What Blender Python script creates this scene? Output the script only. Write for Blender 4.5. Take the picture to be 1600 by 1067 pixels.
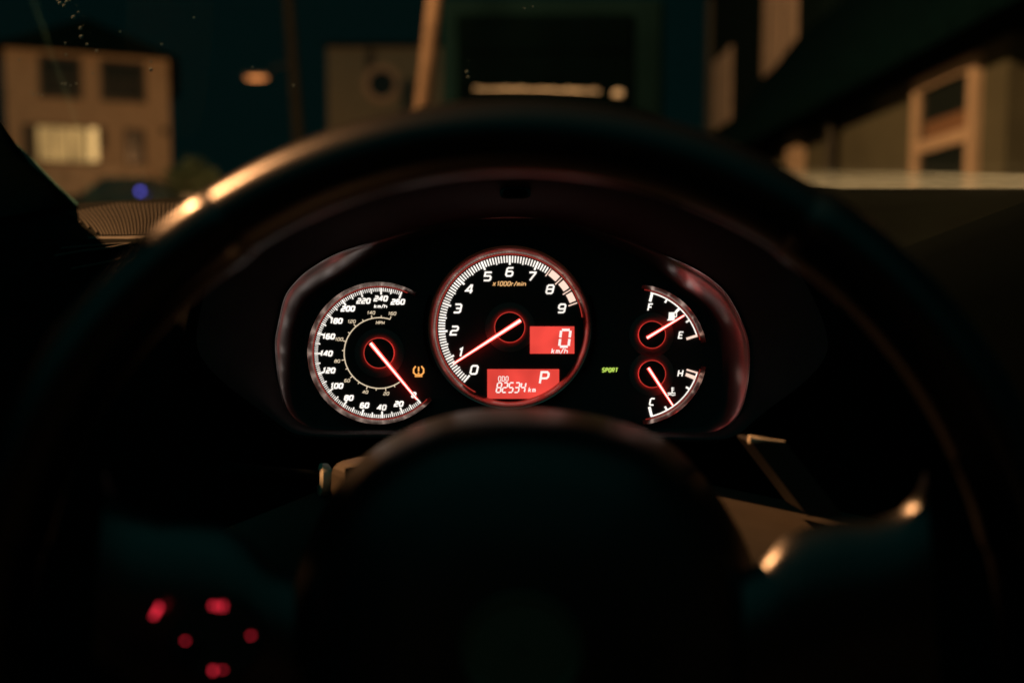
import bpy, math, random
from mathutils import Vector, Matrix
random.seed(7)
C = bpy.context.scene.collection
SC = bpy.context.scene
for o in list(bpy.data.objects):
    bpy.data.objects.remove(o)

# ------------------------------------------------------------------ camera, world, lamps, exposure
F = 1422.0                      # focal length in pixels of the 1600 px wide photograph (32 mm lens)
CX, CY = 800.0, 533.5
PITCH = math.radians(4.5)
CAM = Vector((0, 0, 0.85))
cd = bpy.data.cameras.new('camera'); cam = bpy.data.objects.new('camera', cd); C.objects.link(cam)
cam.location = CAM; cam.rotation_euler = (math.radians(90) - PITCH, 0, 0)
cd.sensor_width = 36; cd.lens = F / 1600 * 36; cd.clip_start = 0.02; cd.clip_end = 800
cd.dof.use_dof = True; cd.dof.focus_distance = 0.54; cd.dof.aperture_fstop = 3.5
SC.camera = cam
RC = cam.rotation_euler.to_matrix()          # camera frame: x right, y up, z towards the driver
SC.view_settings.view_transform = 'Standard'; SC.view_settings.look = 'None'
SC.view_settings.exposure = 0; SC.view_settings.gamma = 1
SC.cycles.use_denoising = True
SC.cycles.sample_clamp_indirect = 3.0
SC.cycles.max_bounces = 6; SC.cycles.transparent_max_bounces = 8
SC.cycles.caustics_reflective = False; SC.cycles.caustics_refractive = False

wd = bpy.data.worlds.new('World'); SC.world = wd; wd.use_nodes = True
nt = wd.node_tree; bg = nt.nodes['Background']
tc = nt.nodes.new('ShaderNodeTexCoord'); dp = nt.nodes.new('ShaderNodeVectorMath'); dp.operation = 'DOT_PRODUCT'
dp.inputs[1].default_value = (-0.15, -0.55, 0.82)
cr = nt.nodes.new('ShaderNodeValToRGB')
nt.links.new(tc.outputs['Generated'], dp.inputs[0]); nt.links.new(dp.outputs['Value'], cr.inputs['Fac'])
nt.links.new(cr.outputs['Color'], bg.inputs['Color'])
cr.color_ramp.elements[0].position = 0.0; cr.color_ramp.elements[0].color = (0.0006, 0.0045, 0.0042, 1)
cr.color_ramp.elements[1].position = 1.0; cr.color_ramp.elements[1].color = (0.013, 0.094, 0.084, 1)
e = cr.color_ramp.elements.new(0.45); e.color = (0.0010, 0.0062, 0.0048, 1)
bg.inputs['Strength'].default_value = 1.0

SODIUM = (1.0, 0.45, 0.175)
KEY_W, FAR_W, POLE_W = 9500, 1150, 90     # watts of the street lamps' lights

# ------------------------------------------------------------------ helpers
def camw(p): return CAM + RC @ Vector(p)                       # camera frame -> world
def L(px, py, d): return Vector(((px - CX) / F * d, (CY - py) / F * d, -d))
def ray(px, py): return (RC @ Vector(((px - CX) / F, (CY - py) / F, -1))).normalized()
def onY(px, py, Y): r = ray(px, py); return CAM + r * (Y / r.y)
def onX(px, py, X): r = ray(px, py); return CAM + r * (X / r.x)
def zat(py, Y): return onY(800, py, Y).z
def xat(px, Y): return onY(px, 420, Y).x

class G:
    def __init__(s): s.v = []; s.f = []; s.m = []
    def add(s, vs, fs, m=0):
        n = len(s.v); s.v += [tuple(v) for v in vs]
        for f in fs: s.f.append(tuple(i + n for i in f)); s.m.append(m)
        return s
    def poly(s, vs, m=0): return s.add(vs, [tuple(range(len(vs)))], m)
    def box(s, a, b, m=0):
        x0, y0, z0 = a; x1, y1, z1 = b
        x0, x1 = min(x0, x1), max(x0, x1); y0, y1 = min(y0, y1), max(y0, y1); z0, z1 = min(z0, z1), max(z0, z1)
        vs = [(x0,y0,z0),(x1,y0,z0),(x1,y1,z0),(x0,y1,z0),(x0,y0,z1),(x1,y0,z1),(x1,y1,z1),(x0,y1,z1)]
        return s.add(vs, [(0,3,2,1),(4,5,6,7),(0,1,5,4),(1,2,6,5),(2,3,7,6),(3,0,4,7)], m)
    def grid(s, rows, m=0, closed=False):
        n = len(rows[0]); vs = [p for r in rows for p in r]; fs = []
        for j in range(len(rows) - 1):
            for i in range(n if closed else n - 1):
                k = (i + 1) % n
                fs.append((j*n+i, j*n+k, (j+1)*n+k, (j+1)*n+i))
        return s.add(vs, fs, m)
    def tube(s, path, rad, n=12, m=0, cap=True):
        path = [Vector(p) for p in path]; rad = rad if hasattr(rad, '__len__') else [rad] * len(path)
        rows = []; up = None
        for i, p in enumerate(path):
            t = (path[min(i+1, len(path)-1)] - path[max(i-1, 0)]).normalized()
            if up is None: up = Vector((0,0,1)) if abs(t.z) < .9 else Vector((1,0,0))
            a = t.cross(up).normalized(); b = a.cross(t).normalized(); up = b
            rows.append([p + rad[i] * (math.cos(2*math.pi*k/n) * a + math.sin(2*math.pi*k/n) * b) for k in range(n)])
        s.grid(rows, m, True)
        if cap: s.poly(rows[0], m); s.poly(rows[-1][::-1], m)
        return s
    def arc(s, c, r0, r1, a0, a1, z0, z1, n=64, m=0):
        """flat or sloped ring sector; angles in degrees clockwise from up"""
        A = [math.radians(a0 + (a1 - a0) * i / n) for i in range(n + 1)]
        return s.grid([[(c[0] + r0*math.sin(a), c[1] + r0*math.cos(a), z0) for a in A], [(c[0] + r1*math.sin(a), c[1] + r1*math.cos(a), z1) for a in A]], m)
    def ribbon(s, pts, t, z=0, m=0, closed=False):
        P = [Vector(p) for p in pts]; n = len(P); a = []; b = []
        for i in range(n):
            p0 = P[i-1] if (i > 0 or closed) else None; p1 = P[(i+1) % n] if (i < n-1 or closed) else None
            d0 = (P[i] - p0).normalized() if p0 is not None else None; d1 = (p1 - P[i]).normalized() if p1 is not None else None
            if d0 is None: d0 = d1
            if d1 is None: d1 = d0
            n0 = Vector((-d0.y, d0.x)); n1 = Vector((-d1.y, d1.x)); mm = n0 + n1
            mm = mm.normalized() if mm.length > 1e-6 else n0
            k = 1 / max(.45, mm.dot(n0))
            a.append(P[i] + mm * (t/2*k)); b.append(P[i] - mm * (t/2*k))
        return s.grid([[(q.x, q.y, z) for q in b], [(q.x, q.y, z) for q in a]], m, closed)
    def disc(s, c, r, z, n=32, m=0): return s.poly([(c[0]+r*math.cos(2*math.pi*i/n), c[1]+r*math.sin(2*math.pi*i/n), z) for i in range(n)], m)
    def lathe(s, c, prof, n=40, m=0):
        """prof: (radius, z) pairs about the local z axis through c"""
        return s.grid([[(c[0]+r*math.cos(2*math.pi*i/n), c[1]+r*math.sin(2*math.pi*i/n), z) for i in range(n)] for r, z in prof], m, True)
    def prism(s, pts, a, b, m=0):
        """pts in the local xy plane, between z=a and z=b"""
        n = len(pts)
        s.add([(x, y, a) for x, y in pts] + [(x, y, b) for x, y in pts], [(i, (i+1) % n, (i+1) % n + n, i + n) for i in range(n)], m)
        s.poly([(x, y, b) for x, y in pts], m); return s.poly([(x, y, a) for x, y in pts[::-1]], m)

def obj(name, g, mats, parent=None, smooth=None, bevel=0, frame=None):
    me = bpy.data.meshes.new(name)
    off = frame or Vector((0, 0, 0))
    me.from_pydata([tuple(Vector(v) - off) for v in g.v], [], g.f)
    for m in (mats if isinstance(mats, (list, tuple)) else [mats]): me.materials.append(m)
    me.polygons.foreach_set('material_index', g.m); me.update()
    if smooth is not None:
        me.shade_smooth() if smooth >= 180 else me.set_sharp_from_angle(angle=math.radians(smooth))
        if smooth < 180:
            me.polygons.foreach_set('use_smooth', [True] * len(me.polygons)); me.set_sharp_from_angle(angle=math.radians(smooth))
    o = bpy.data.objects.new(name, me); C.objects.link(o)
    if parent: o.parent = parent
    if bevel:
        md = o.modifiers.new('bevel', 'BEVEL'); md.width = bevel; md.segments = 3; md.limit_method = 'ANGLE'; md.angle_limit = math.radians(40)
    return o

def thing(name, label, cat, loc=(0,0,0), group=None, camframe=False):
    o = bpy.data.objects.new(name, None); C.objects.link(o); o.empty_display_size = .05
    if camframe:
        o.location = camw(loc); o.rotation_euler = cam.rotation_euler
    else: o.location = loc
    o['label'] = label; o['category'] = cat
    if group: o['group'] = group
    return o
def tag(o, label, cat, group=None):
    o['label'] = label; o['category'] = cat
    if group: o['group'] = group
    return o

def mat(name, col, rough=.5, metal=0, spec=.5, var=0, vscale=20, bump=0, bscale=200, coat=0, bdist=.001):
    m = bpy.data.materials.new(name); m.use_nodes = True; t = m.node_tree; b = t.nodes['Principled BSDF']
    b.inputs['Base Color'].default_value = (*col, 1); b.inputs['Roughness'].default_value = rough
    b.inputs['Metallic'].default_value = metal; b.inputs['Specular IOR Level'].default_value = spec
    b.inputs['Coat Weight'].default_value = coat
    if var or bump:
        co = t.nodes.new('ShaderNodeTexCoord')
    if var:
        n = t.nodes.new('ShaderNodeTexNoise'); n.inputs['Scale'].default_value = vscale; n.inputs['Detail'].default_value = 5
        r = t.nodes.new('ShaderNodeValToRGB')
        r.color_ramp.elements[0].position = .3; r.color_ramp.elements[1].position = .7
        r.color_ramp.elements[0].color = (*[c * (1 - var) for c in col], 1); r.color_ramp.elements[1].color = (*[min(1, c * (1 + var)) for c in col], 1)
        t.links.new(co.outputs['Object'], n.inputs['Vector']); t.links.new(n.outputs['Fac'], r.inputs['Fac']); t.links.new(r.outputs['Color'], b.inputs['Base Color'])
    if bump:
        n2 = t.nodes.new('ShaderNodeTexNoise'); n2.inputs['Scale'].default_value = bscale; n2.inputs['Detail'].default_value = 3
        bp = t.nodes.new('ShaderNodeBump'); bp.inputs['Strength'].default_value = bump; bp.inputs['Distance'].default_value = bdist
        t.links.new(co.outputs['Object'], n2.inputs['Vector']); t.links.new(n2.outputs['Fac'], bp.inputs['Height']); t.links.new(bp.outputs['Normal'], b.inputs['Normal'])
    return m
def emit(name, col, s=1.0):
    m = bpy.data.materials.new(name); m.use_nodes = True; t = m.node_tree
    t.nodes.remove(t.nodes['Principled BSDF']); e = t.nodes.new('ShaderNodeEmission')
    e.inputs['Color'].default_value = (*col, 1); e.inputs['Strength'].default_value = s
    t.links.new(e.outputs[0], t.nodes['Material Output'].inputs['Surface']); return m
def siding(name, col, pitch=.16, var=.12):
    """horizontal lap siding: a wave in height gives both bump and a darker joint"""
    m = mat(name, col, .75, 0, .3, var, 3); t = m.node_tree; b = t.nodes['Principled BSDF']; b.inputs['Specular IOR Level'].default_value = .1
    co = t.nodes.new('ShaderNodeTexCoord'); sx = t.nodes.new('ShaderNodeSeparateXYZ'); md = t.nodes.new('ShaderNodeMath'); md.operation = 'MULTIPLY'; md.inputs[1].default_value = 1 / pitch
    fr = t.nodes.new('ShaderNodeMath'); fr.operation = 'FRACT'; bp = t.nodes.new('ShaderNodeBump'); bp.inputs['Strength'].default_value = .8; bp.inputs['Distance'].default_value = .02
    t.links.new(co.outputs['Object'], sx.inputs[0]); t.links.new(sx.outputs['Z'], md.inputs[0]); t.links.new(md.outputs[0], fr.inputs[0])
    t.links.new(fr.outputs[0], bp.inputs['Height']); t.links.new(bp.outputs['Normal'], b.inputs['Normal']); return m

def uneven(name, col, lo, hi):
    """a backlit panel whose light-guide is brighter in places"""
    m = emit(name, col, 1); t = m.node_tree; em = [n for n in t.nodes if n.type == 'EMISSION'][0]
    co = t.nodes.new('ShaderNodeTexCoord'); n = t.nodes.new('ShaderNodeTexNoise'); n.inputs['Scale'].default_value = 60; n.inputs['Detail'].default_value = 1
    mr = t.nodes.new('ShaderNodeMapRange'); mr.inputs['From Min'].default_value = .3; mr.inputs['From Max'].default_value = .7
    mr.inputs['To Min'].default_value = lo; mr.inputs['To Max'].default_value = hi
    t.links.new(co.outputs['Object'], n.inputs['Vector']); t.links.new(n.outputs['Fac'], mr.inputs['Value']); t.links.new(mr.outputs[0], em.inputs['Strength']); return m
M = dict(
    leather=mat('black_leather', (.003,.0032,.0033), .30, 0, .5, .2, 60, .25, 900, bdist=.0004),
    grip=mat('grip_leather', (.003,.0038,.004), .24, 0, .6, .2, 60, .2, 900, bdist=.0004),
    hub=mat('hub_plastic', (.003,.0035,.0035), .36, 0, .45, .15, 40, .12, 1200, bdist=.0003),
    plastic=mat('dash_plastic', (.0022,.004,.0034), .75, 0, .04, .2, 30, .3, 1500, bdist=.0004),
    visor=mat('visor_plastic', (.0025,.003,.003), .85, 0, .04, .15, 30, .25, 1500, bdist=.0004),
    visor_in=mat('visor_inner_glow', (.055,.043,.046), .7, 0, .15, .15, 30, .25, 1500, bdist=.0003),  # inner side of the hood paler and warmer: gauge glow put into its colour
    trim=mat('trim_plastic', (.036,.031,.023), .55, 0, .4, .15, 30, .2, 1200, bdist=.0003),
    funnel=mat('funnel_plastic', (.46,.42,.42), .30, .9, .5, .1, 30),
    face=mat('dial_face', (.05,.045,.047), .6, 0, .05),
    halo=mat('dial_halo', (.20,.13,.13), .6, 0, .05),  # paler, red-tinted disc round each hub, painting the halo of the ring
    bezel=mat('bezel_metal', (.42,.33,.30), .28, 1),
    chrome=mat('pale_collar', (.55,.50,.40), .4, 0),
    cap=mat('hub_cap', (.006,.006,.006), .45),
    pillar=mat('pillar_trim', (.06,.16,.15), .7, 0, .3, .2, 40, .2, 800),
    white=uneven('backlit_white', (1,.93,.84), .95, 1.45),
    cream=emit('backlit_cream', (1,.80,.55), .85),
    warm=emit('backlit_amber_text', (1,.55,.22), .85),
    pink=emit('backlit_pink', (1,.70,.56), 1.1),
    lcd=uneven('display_red', (.86,.068,.050), .80, 1.12),
    seg=emit('display_segment', (1,.86,.80), 1.1),
    redline=emit('red_line', (.80,.06,.04), .7),
    ring=emit('hub_ring_red', (.9,.03,.025), 2.8),
    ncore=emit('needle_core', (1,.74,.66), 1.6),
    nside=emit('needle_edge', (1,.06,.045), 2.6),
    green=emit('sport_green', (.62,.88,.13), .85),
    amber=emit('amber_warning', (1,.42,.10), 1.2),
    button=emit('button_red', (.95,.03,.06), 1.7),
)

# ------------------------------------------------------------------ setting: ground and road
def gz(y): return 0 if y < 5 else .085 * (min(y, 46) - 5)
ys = [-60, -20, 0, 5, 15, 25, 35, 46, 90, 250]
o = obj('ground', G().grid([[(x, y, gz(y)) for x in (-250, -40, -10, 0, 10, 40, 250)] for y in ys]), mat('ground_earth', (.05,.055,.035), .95, 0, .2, .4, 1.5, .6, 6, bdist=.05)); o['kind'] = 'structure'
o = obj('road', G().grid([[(x, y, gz(y) + .004) for x in (-6.2, 2.4)] for y in ys]), mat('road_asphalt', (.05,.05,.05), .8, 0, .4, .3, 2, .5, 60, bdist=.01)); o['kind'] = 'structure'

# ------------------------------------------------------------------ houses
pane_m = mat('dark_glass', (.010,.016,.016), .12, 0, .5)
trim_w = mat('white_trim', (.36,.31,.24), .6, 0, .3, .08, 5)
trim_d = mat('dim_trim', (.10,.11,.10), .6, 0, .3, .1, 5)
roof_m = mat('dark_shingles', (.0014,.007,.0085), .95, 0, 0, .3, 8, .6, 25, bdist=.02)
stone_m = mat('pale_concrete', (.34,.31,.25), .85, 0, .2, .25, 3, .3, 12, bdist=.01)
shut_m = mat('dark_shutter', (.015,.020,.018), .6)
def front_window(parent, base, x0, x1, z0, z1, Y, frame_m, pane, bars=(1, 1), fw=.09, lit=None):
    """window on a wall facing the car (plane y=Y); frame with its pane as a sub-part"""
    g = G()
    for a, b in (((x0-fw, Y-.06, z0-fw), (x0, Y, z1+fw)), ((x1, Y-.06, z0-fw), (x1+fw, Y, z1+fw)), ((x0, Y-.06, z1), (x1, Y, z1+fw)), ((x0, Y-.08, z0-fw), (x1, Y, z0))): g.box(a, b)
    for i in range(1, bars[0]): x = x0 + (x1-x0) * i / bars[0]; g.box((x-.025, Y-.045, z0), (x+.025, Y-.005, z1))
    for i in range(1, bars[1]): z = z0 + (z1-z0) * i / bars[1]; g.box((x0, Y-.04, z-.025), (x1, Y-.006, z+.025))
    w = obj('window', g, frame_m, parent, frame=base)
    obj('pane', G().box((x0+.002, Y-.022, z0+.002), (x1-.002, Y-.012, z1-.002)), pane, w, frame=base); return w

def curtain_light(name, a, b, s):
    """a lit room seen through curtains: folds vary the glow across the window"""
    m = emit(name, a, s); t = m.node_tree; em = [n for n in t.nodes if n.type == 'EMISSION'][0]
    co = t.nodes.new('ShaderNodeTexCoord'); mp = t.nodes.new('ShaderNodeMapping'); mp.inputs['Scale'].default_value = (2.2, 2.2, .35)
    n = t.nodes.new('ShaderNodeTexNoise'); n.inputs['Scale'].default_value = 1.0; n.inputs['Detail'].default_value = 2
    r = t.nodes.new('ShaderNodeValToRGB'); r.color_ramp.elements[0].position = .35; r.color_ramp.elements[1].position = .65
    r.color_ramp.elements[0].color = (*b, 1); r.color_ramp.elements[1].color = (*a, 1)
    t.links.new(co.outputs['Object'], mp.inputs['Vector']); t.links.new(mp.outputs[0], n.inputs['Vector']); t.links.new(n.outputs['Fac'], r.inputs['Fac']); t.links.new(r.outputs['Color'], em.inputs['Color']); return m

# the two storey house with the lit window, far left
Y = 35.0; TURN = math.radians(20)
base = Vector((xat(146, Y), Y, gz(Y)))
def tx(px):            # along the turned facade, in the house's own unturned frame
    r = ray(px, 420); k = r.x / r.y
    return base.x + (k*base.y - base.x) / (math.cos(TURN) - k*math.sin(TURN))
def tz(py, px=146):
    return zat(py, Y + (tx(px) - base.x) * math.sin(TURN))
hx0, hx1 = tx(20), tx(272)
h = thing('house', 'two storey house with one big ground floor window glowing warm yellow', 'house', base)
top = tz(84)
obj('wall', G().box((hx0, Y, gz(Y)-.3), (hx1, Y+8, top)), siding('tan_siding', (.33,.30,.24)), h, frame=base)
g = G(); g.prism([(hx0-.4, top), (hx1+.4, top), ((hx0+hx1)/2, top+1.2)], 0, 1)
g.v = [(x, Y-.45 + z*9.0, y) for x, y, z in g.v]
obj('roof', g, roof_m, h, frame=base)
for a, b in ((78, 134), (172, 232)):
    front_window(h, base, tx(a), tx(b), tz(152), tz(96), Y, shut_m, pane_m, (1, 2), .12)
lit_a = curtain_light('curtain_glow', (.60,.34,.115), (.20,.115,.042), 1.0)
lit_b = emit('lamp_glow', (.95,.55,.20), 1.0)
w = front_window(h, base, tx(66), tx(143), tz(254), tz(201), Y, shut_m, lit_a, (3, 1), .07)
w2 = front_window(h, base, tx(146), tx(160), tz(252), tz(200), Y, shut_m, lit_b, (1, 1), .05)
g = G().box((tx(44), Y-.05, tz(256)), (tx(62), Y-.003, tz(199))); obj('shutter', g, shut_m, h, frame=base)
g = G().box((tx(164), Y-.05, tz(234)), (tx(173), Y-.003, tz(199))); obj('shutter', g, shut_m, h, frame=base)
front_window(h, base, tx(205), tx(230), tz(252), tz(202), Y, shut_m, pane_m, (1, 2), .08)
g = G().box((tx(258), Y-.06, tz(206)), (tx(268), Y-.003, tz(194))); obj('wall_lamp', g, shut_m, h, frame=base)

h.rotation_euler.z = TURN
Yw = 33.2
wl = obj('garden_wall', G().box((xat(-40, Yw), Yw, gz(Yw)-.2), (xat(240, Yw), Yw+.4, zat(262, Yw))), stone_m, bevel=.03)
tag(wl, 'low pale garden wall in front of the house with the lit window', 'wall')

def bush(name, label, c, r, hgt, col, n=900, parent=None):
    g = G()
    for i in range(n):
        while True:
            p = Vector((random.uniform(-1,1), random.uniform(-1,1), random.uniform(-1,1)))
            if .35 < p.length < 1 - .25*random.random(): break
        q = Vector((c[0] + p.x*r*(1+.2*math.sin(5*p.z)), c[1] + p.y*r, c[2] + hgt*.5*(1+p.z)))
        s = r * random.uniform(.07, .15); a = Vector((random.uniform(-1,1), random.uniform(-1,1), random.uniform(-1,1))).normalized()
        b = a.orthogonal().normalized() * s; d = a.cross(b).normalized() * s * .6
        g.poly([q - b, q + d, q + b, q - d])
    root = thing(name, label, 'bush', c)
    obj('foliage', g, mat(name + '_leaf', col, .7, 0, .3, .4, 4), root, frame=Vector(c))
    st = G()
    for k in range(5):
        a = k * 1.3; st.tube([Vector(c) + Vector((0,0,-.05)), Vector(c) + Vector((math.cos(a)*r*.35, math.sin(a)*r*.35, hgt*.4)), Vector(c) + Vector((math.cos(a)*r*.6, math.sin(a)*r*.6, hgt*.75))], [.04,.03,.012], 6)
    obj('stem', st, mat(name + '_bark', (.05,.035,.02), .9), root, frame=Vector(c)); return root
Yb = 31.0
bush('shrub', 'pale grey green shrub at the corner beyond the dark parked car', (xat(305, Yb), Yb, gz(Yb)), 1.0, zat(243, Yb) - gz(Yb), (.05,.10,.07), 1500)

# dark car parked in front of that house
Yc = 28.0; cxm = xat(207, Yc); gc = gz(Yc)
zt = zat(279, Yc); car_m = mat('dark_car_paint', (.010,.022,.022), .3, 0, .5, coat=.5)
base = Vector((cxm, Yc, gc))
car = thing('parked_car', 'dark parked car below the lit window with a small blue light behind its glass', 'car', base)
sc = (zt - gc) / 1.45
prof = [(-2.2,.35),(-2.25,.75),(-1.9,.92),(-1.15,.98),(-.5,1.42),(.7,1.45),(1.45,1.02),(2.1,.95),(2.25,.7),(2.2,.35)]
g = G()
rows = []
for k, (wy, sh) in enumerate(((-.85,.9),(-.8,1.0),(.8,1.0),(.85,.9))):
    rows.append([(base.x + x*sh, base.y + wy*(1 if z < 1 else .82), gc + (z if z > .4 else .35)*sc*(1 if sh == 1 else .99)) for x, z in prof])
g.grid(rows); g.poly(rows[0]); g.poly(rows[-1][::-1])
obj('body', g, car_m, car, frame=base)
g = G(); yy = base.y - .86
obj('side_window', G().add([(base.x-.95, base.y-.76, gc+1.04*sc), (base.x+1.2, base.y-.76, gc+1.05*sc), (base.x+.65, base.y-.69, gc+1.37*sc), (base.x-.5, base.y-.69, gc+1.36*sc)], [(0,1,2,3)]), pane_m, car, frame=base)
for x in (-1.4, 1.4):
    g = G(); g.tube([(base.x+x, base.y-.9, gc+.34), (base.x+x, base.y-.68, gc+.34)], .33, 20); ob = obj('wheel', g, shut_m, car, frame=base)
    g = G(); g.tube([(base.x+x, base.y-.915, gc+.34), (base.x+x, base.y-.89, gc+.34)], .2, 16); obj('rim', g, mat('far_rim', (.3,.3,.3), .4, 1), ob, frame=base)
p = onY(219, 299, Yc - .95)
g = G(); g.lathe((0,0), [(0.0,-.07),(.05,-.05),(.07,0),(.05,.05),(0.0,.07)], 12); g.v = [(p.x+a, p.y+b, p.z+c) for a, b, c in g.v]
obj('alarm_light', g, emit('blue_led', (.16,.14,.95), 2.2), car, frame=base)

# second house, centre left, with a round window
Y = 44.0
hx0, hx1 = xat(516, Y), xat(712, Y); base = Vector(((hx0+hx1)/2, Y, gz(Y)))
h = thing('house', 'plain dim flat topped house with a round window behind the lamp posts', 'house', base)
top = zat(74, Y)
obj('wall', G().box((hx0, Y, gz(Y)-.3), (hx1, Y+8, top)), siding('grey_siding', (.22,.22,.17)), h, frame=base)
obj('roof', G().box((hx0-.15, Y-.15, top), (hx1+.15, Y+8.1, top+.18)), roof_m, h, frame=base, bevel=.03)
c = onY(597, 132, Y)
g = G(); n = 32
g.grid([[(c.x + r*math.cos(2*math.pi*i/n), Y + dy, c.z + r*math.sin(2*math.pi*i/n)) for i in range(n)] for r, dy in ((.92,0),(.92,-.08),(.60,-.08),(.60,0))], 0, True)
w = obj('window', g, mat('round_trim', (.38,.29,.21), .7), h, frame=base)
obj('pane', G().poly([(c.x + .61*math.cos(2*math.pi*i/n), Y-.02, c.z + .61*math.sin(2*math.pi*i/n)) for i in range(n)][::-1]), pane_m, w, frame=base)
g = G().box((xat(575, Y), Y-.06, zat(112, Y)), (xat(590, Y), Y-.003, zat(78, Y))); obj('shutter', g, shut_m, h, frame=base)
g = G().box((xat(642, Y), Y-.06, zat(190, Y)), (xat(654, Y), Y-.003, zat(126, Y))); obj('drainpipe', g, shut_m, h, frame=base)

# near house on the right: a lit side wall under a dark eave
X = 4.0; hs = siding('olive_siding', (.078,.088,.066), .14)
y0, y1 = onX(1572, 200, X).y, onX(1205, 240, X).y
ze = 2.92
base = Vector((X + 1.5, (y0+y1)/2, gz(9)))
h = thing('house', 'low house with pale framed sash window in its lamplit wall under a dark steep roof', 'house', base)
ysp = onX(1318, 200, X).y
obj('wall', G().box((X, y0, -.2), (X+3, ysp, ze+.3)).box((X+.05, ysp+.03, -.2), (X+3, y1, ze+.25)), hs, h, frame=base)
g = G(); rx = 5.3; rz = 5.15
g.add([(X-.42, y0-1.4, ze-.02), (X-.42, 17.3, ze-.02), (rx, 17.3, rz), (rx, y0-1.4, rz), (7.2, 17.3, ze), (7.2, y0-1.4, ze),
       (X-.42, y0-1.4, ze-.16), (X-.42, 17.3, ze-.16), (7.2, 17.3, ze-.16), (7.2, y0-1.4, ze-.16)],
      [(0,1,2,3), (3,2,4,5), (0,6,7,1), (6,9,8,7), (0,3,5,9,6), (1,7,8,4,2)])
obj('roof', g, roof_m, h, frame=base)
def side_window(parent, base, px0, px1, ztop, zbot, X, fw, frame_m, pane, mid=None, d=.07):
    ya, yb = onX(px1, 200, X).y, onX(px0, 200, X).y
    g = G().box((X-d, ya, zbot), (X-.003, ya+fw, ztop)).box((X-d, yb-fw, zbot), (X-.003, yb, ztop)).box((X-d-.004, ya+fw, ztop-fw), (X-.004, yb-fw, ztop)).box((X-d-.02, ya+fw, zbot), (X-.004, yb-fw, zbot+fw*.8))
    if mid: g.box((X-d+.01, ya+fw, mid-.06), (X-.005, yb-fw, mid+.06))
    w = obj('window', g, frame_m, parent, frame=base)
    obj('pane', G().box((X-.03, ya+fw+.001, zbot+fw*.8+.001), (X-.006, yb-fw-.001, ztop-fw-.001)), pane, w, frame=base); return w
ztop = onX(1480, 108, X).z; zmid = onX(1487, 219, X).z
blind = mat('roller_blind', (.14,.085,.05), .8)
w = side_window(h, base, 1434, 1533, ztop, .62, X, .13, trim_w, pane_m, zmid)
obj('blind', G().box((X-.045, onX(1527, 200, X).y+.09, zmid+.06), (X-.032, onX(1445, 200, X).y-.10, zmid+.22)), blind, w, frame=base)
yd = onX(1308, 200, X).y
obj('drainpipe', G().tube([(X-.07, yd, -.1), (X-.07, yd, ze)], .06, 10), shut_m, h, frame=base)
yc = onX(1243, 250, X).y
obj('corner_board', G().box((X-.06, yc-.28, -.1), (X+.047, yc+.28, ze)), trim_w, h, frame=base)

# taller dark house behind it with pale shuttered windows
X2 = 5.8
h2y0, h2y1 = 17.5, 27.5
base = Vector((X2 + 2, 22, gz(22)))
h = thing('house', 'tall dark house with narrow pale shuttered windows rising behind the steep roof', 'house', base)
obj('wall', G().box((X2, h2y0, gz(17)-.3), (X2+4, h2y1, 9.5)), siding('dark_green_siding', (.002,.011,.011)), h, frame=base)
g = G().prism([(X2-.4, 9.5), (X2+4.4, 9.5), (X2+2, 11.6)], h2y0-.4, h2y1+.4); g.v = [(x, z, y) for x, y, z in g.v]
obj('roof', g, roof_m, h, frame=base)
bl = mat('pale_shutter', (.50,.44,.38), .7, 0, .3, .1, 4)
def shut_pair(pa, pb, pyt, pyb, m):
    ya, yb = onX(pb, 100, X2).y, onX(pa, 100, X2).y; ym = (ya+yb)/2
    zt_, zb_ = onX((pa+pb)/2, pyt, X2).z, onX((pa+pb)/2, pyb, X2).z
    g = G().box((X2-.05, ya, zb_), (X2-.003, yb, zt_)); n = int((zt_-zb_)/.12)
    for i in range(n): g.box((X2-.066, ya+.06, zb_ + .04 + i*(zt_-zb_-.06)/n), (X2-.05, yb-.06, zb_ + .10 + i*(zt_-zb_-.06)/n))
    obj('shutter', g, m, h, frame=base)
shut_pair(1194, 1222, -60, 110, bl); shut_pair(1228, 1245, -60, 110, bl)
shut_pair(1117, 1144, 86, 196, bl)
ya = onX(1072, 100, X2).y
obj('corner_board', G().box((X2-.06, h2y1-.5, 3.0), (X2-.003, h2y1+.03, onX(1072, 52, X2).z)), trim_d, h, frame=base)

# box truck ahead
Yt = 7.5; base = Vector((xat(850, Yt), Yt, gz(Yt)))
tr = thing('box_truck', 'dark box truck parked ahead with a pale strip across its rear door', 'truck', base)
tk = mat('truck_paint', (.003,.011,.013), .8, 0, 0, .2, 2); tx0, tx1 = xat(692, Yt), xat(1034, Yt)
g = G().box((tx0, Yt, gz(Yt)+.75), (tx1, Yt+2.6, zat(-4, Yt)))
obj('cargo_box', g, tk, tr, frame=base, bevel=.05)
dz0, dz1 = zat(142, Yt), zat(22, Yt); dx0, dx1 = xat(716, Yt), xat(984, Yt)
dk = mat('rear_door_black', (.0006,.0025,.003), .8, 0, 0, .2, 3)
g = G()
for i in range(6): g.box((dx0, Yt-.025, gz(Yt)+.85 + i*(dz1-gz(Yt)-.85)/6), (dx1, Yt-.004, gz(Yt)+.85 + (i+.96)*(dz1-gz(Yt)-.85)/6))
d = obj('rear_door', g, dk, tr, frame=base, bevel=.006)
st = mat('worn_strip', (.50,.52,.48), .5, 0, .4, .5, 9)
strip_pts = []
g = G(); xa, xb = xat(742, Yt), xat(934, Yt); n = 26
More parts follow.
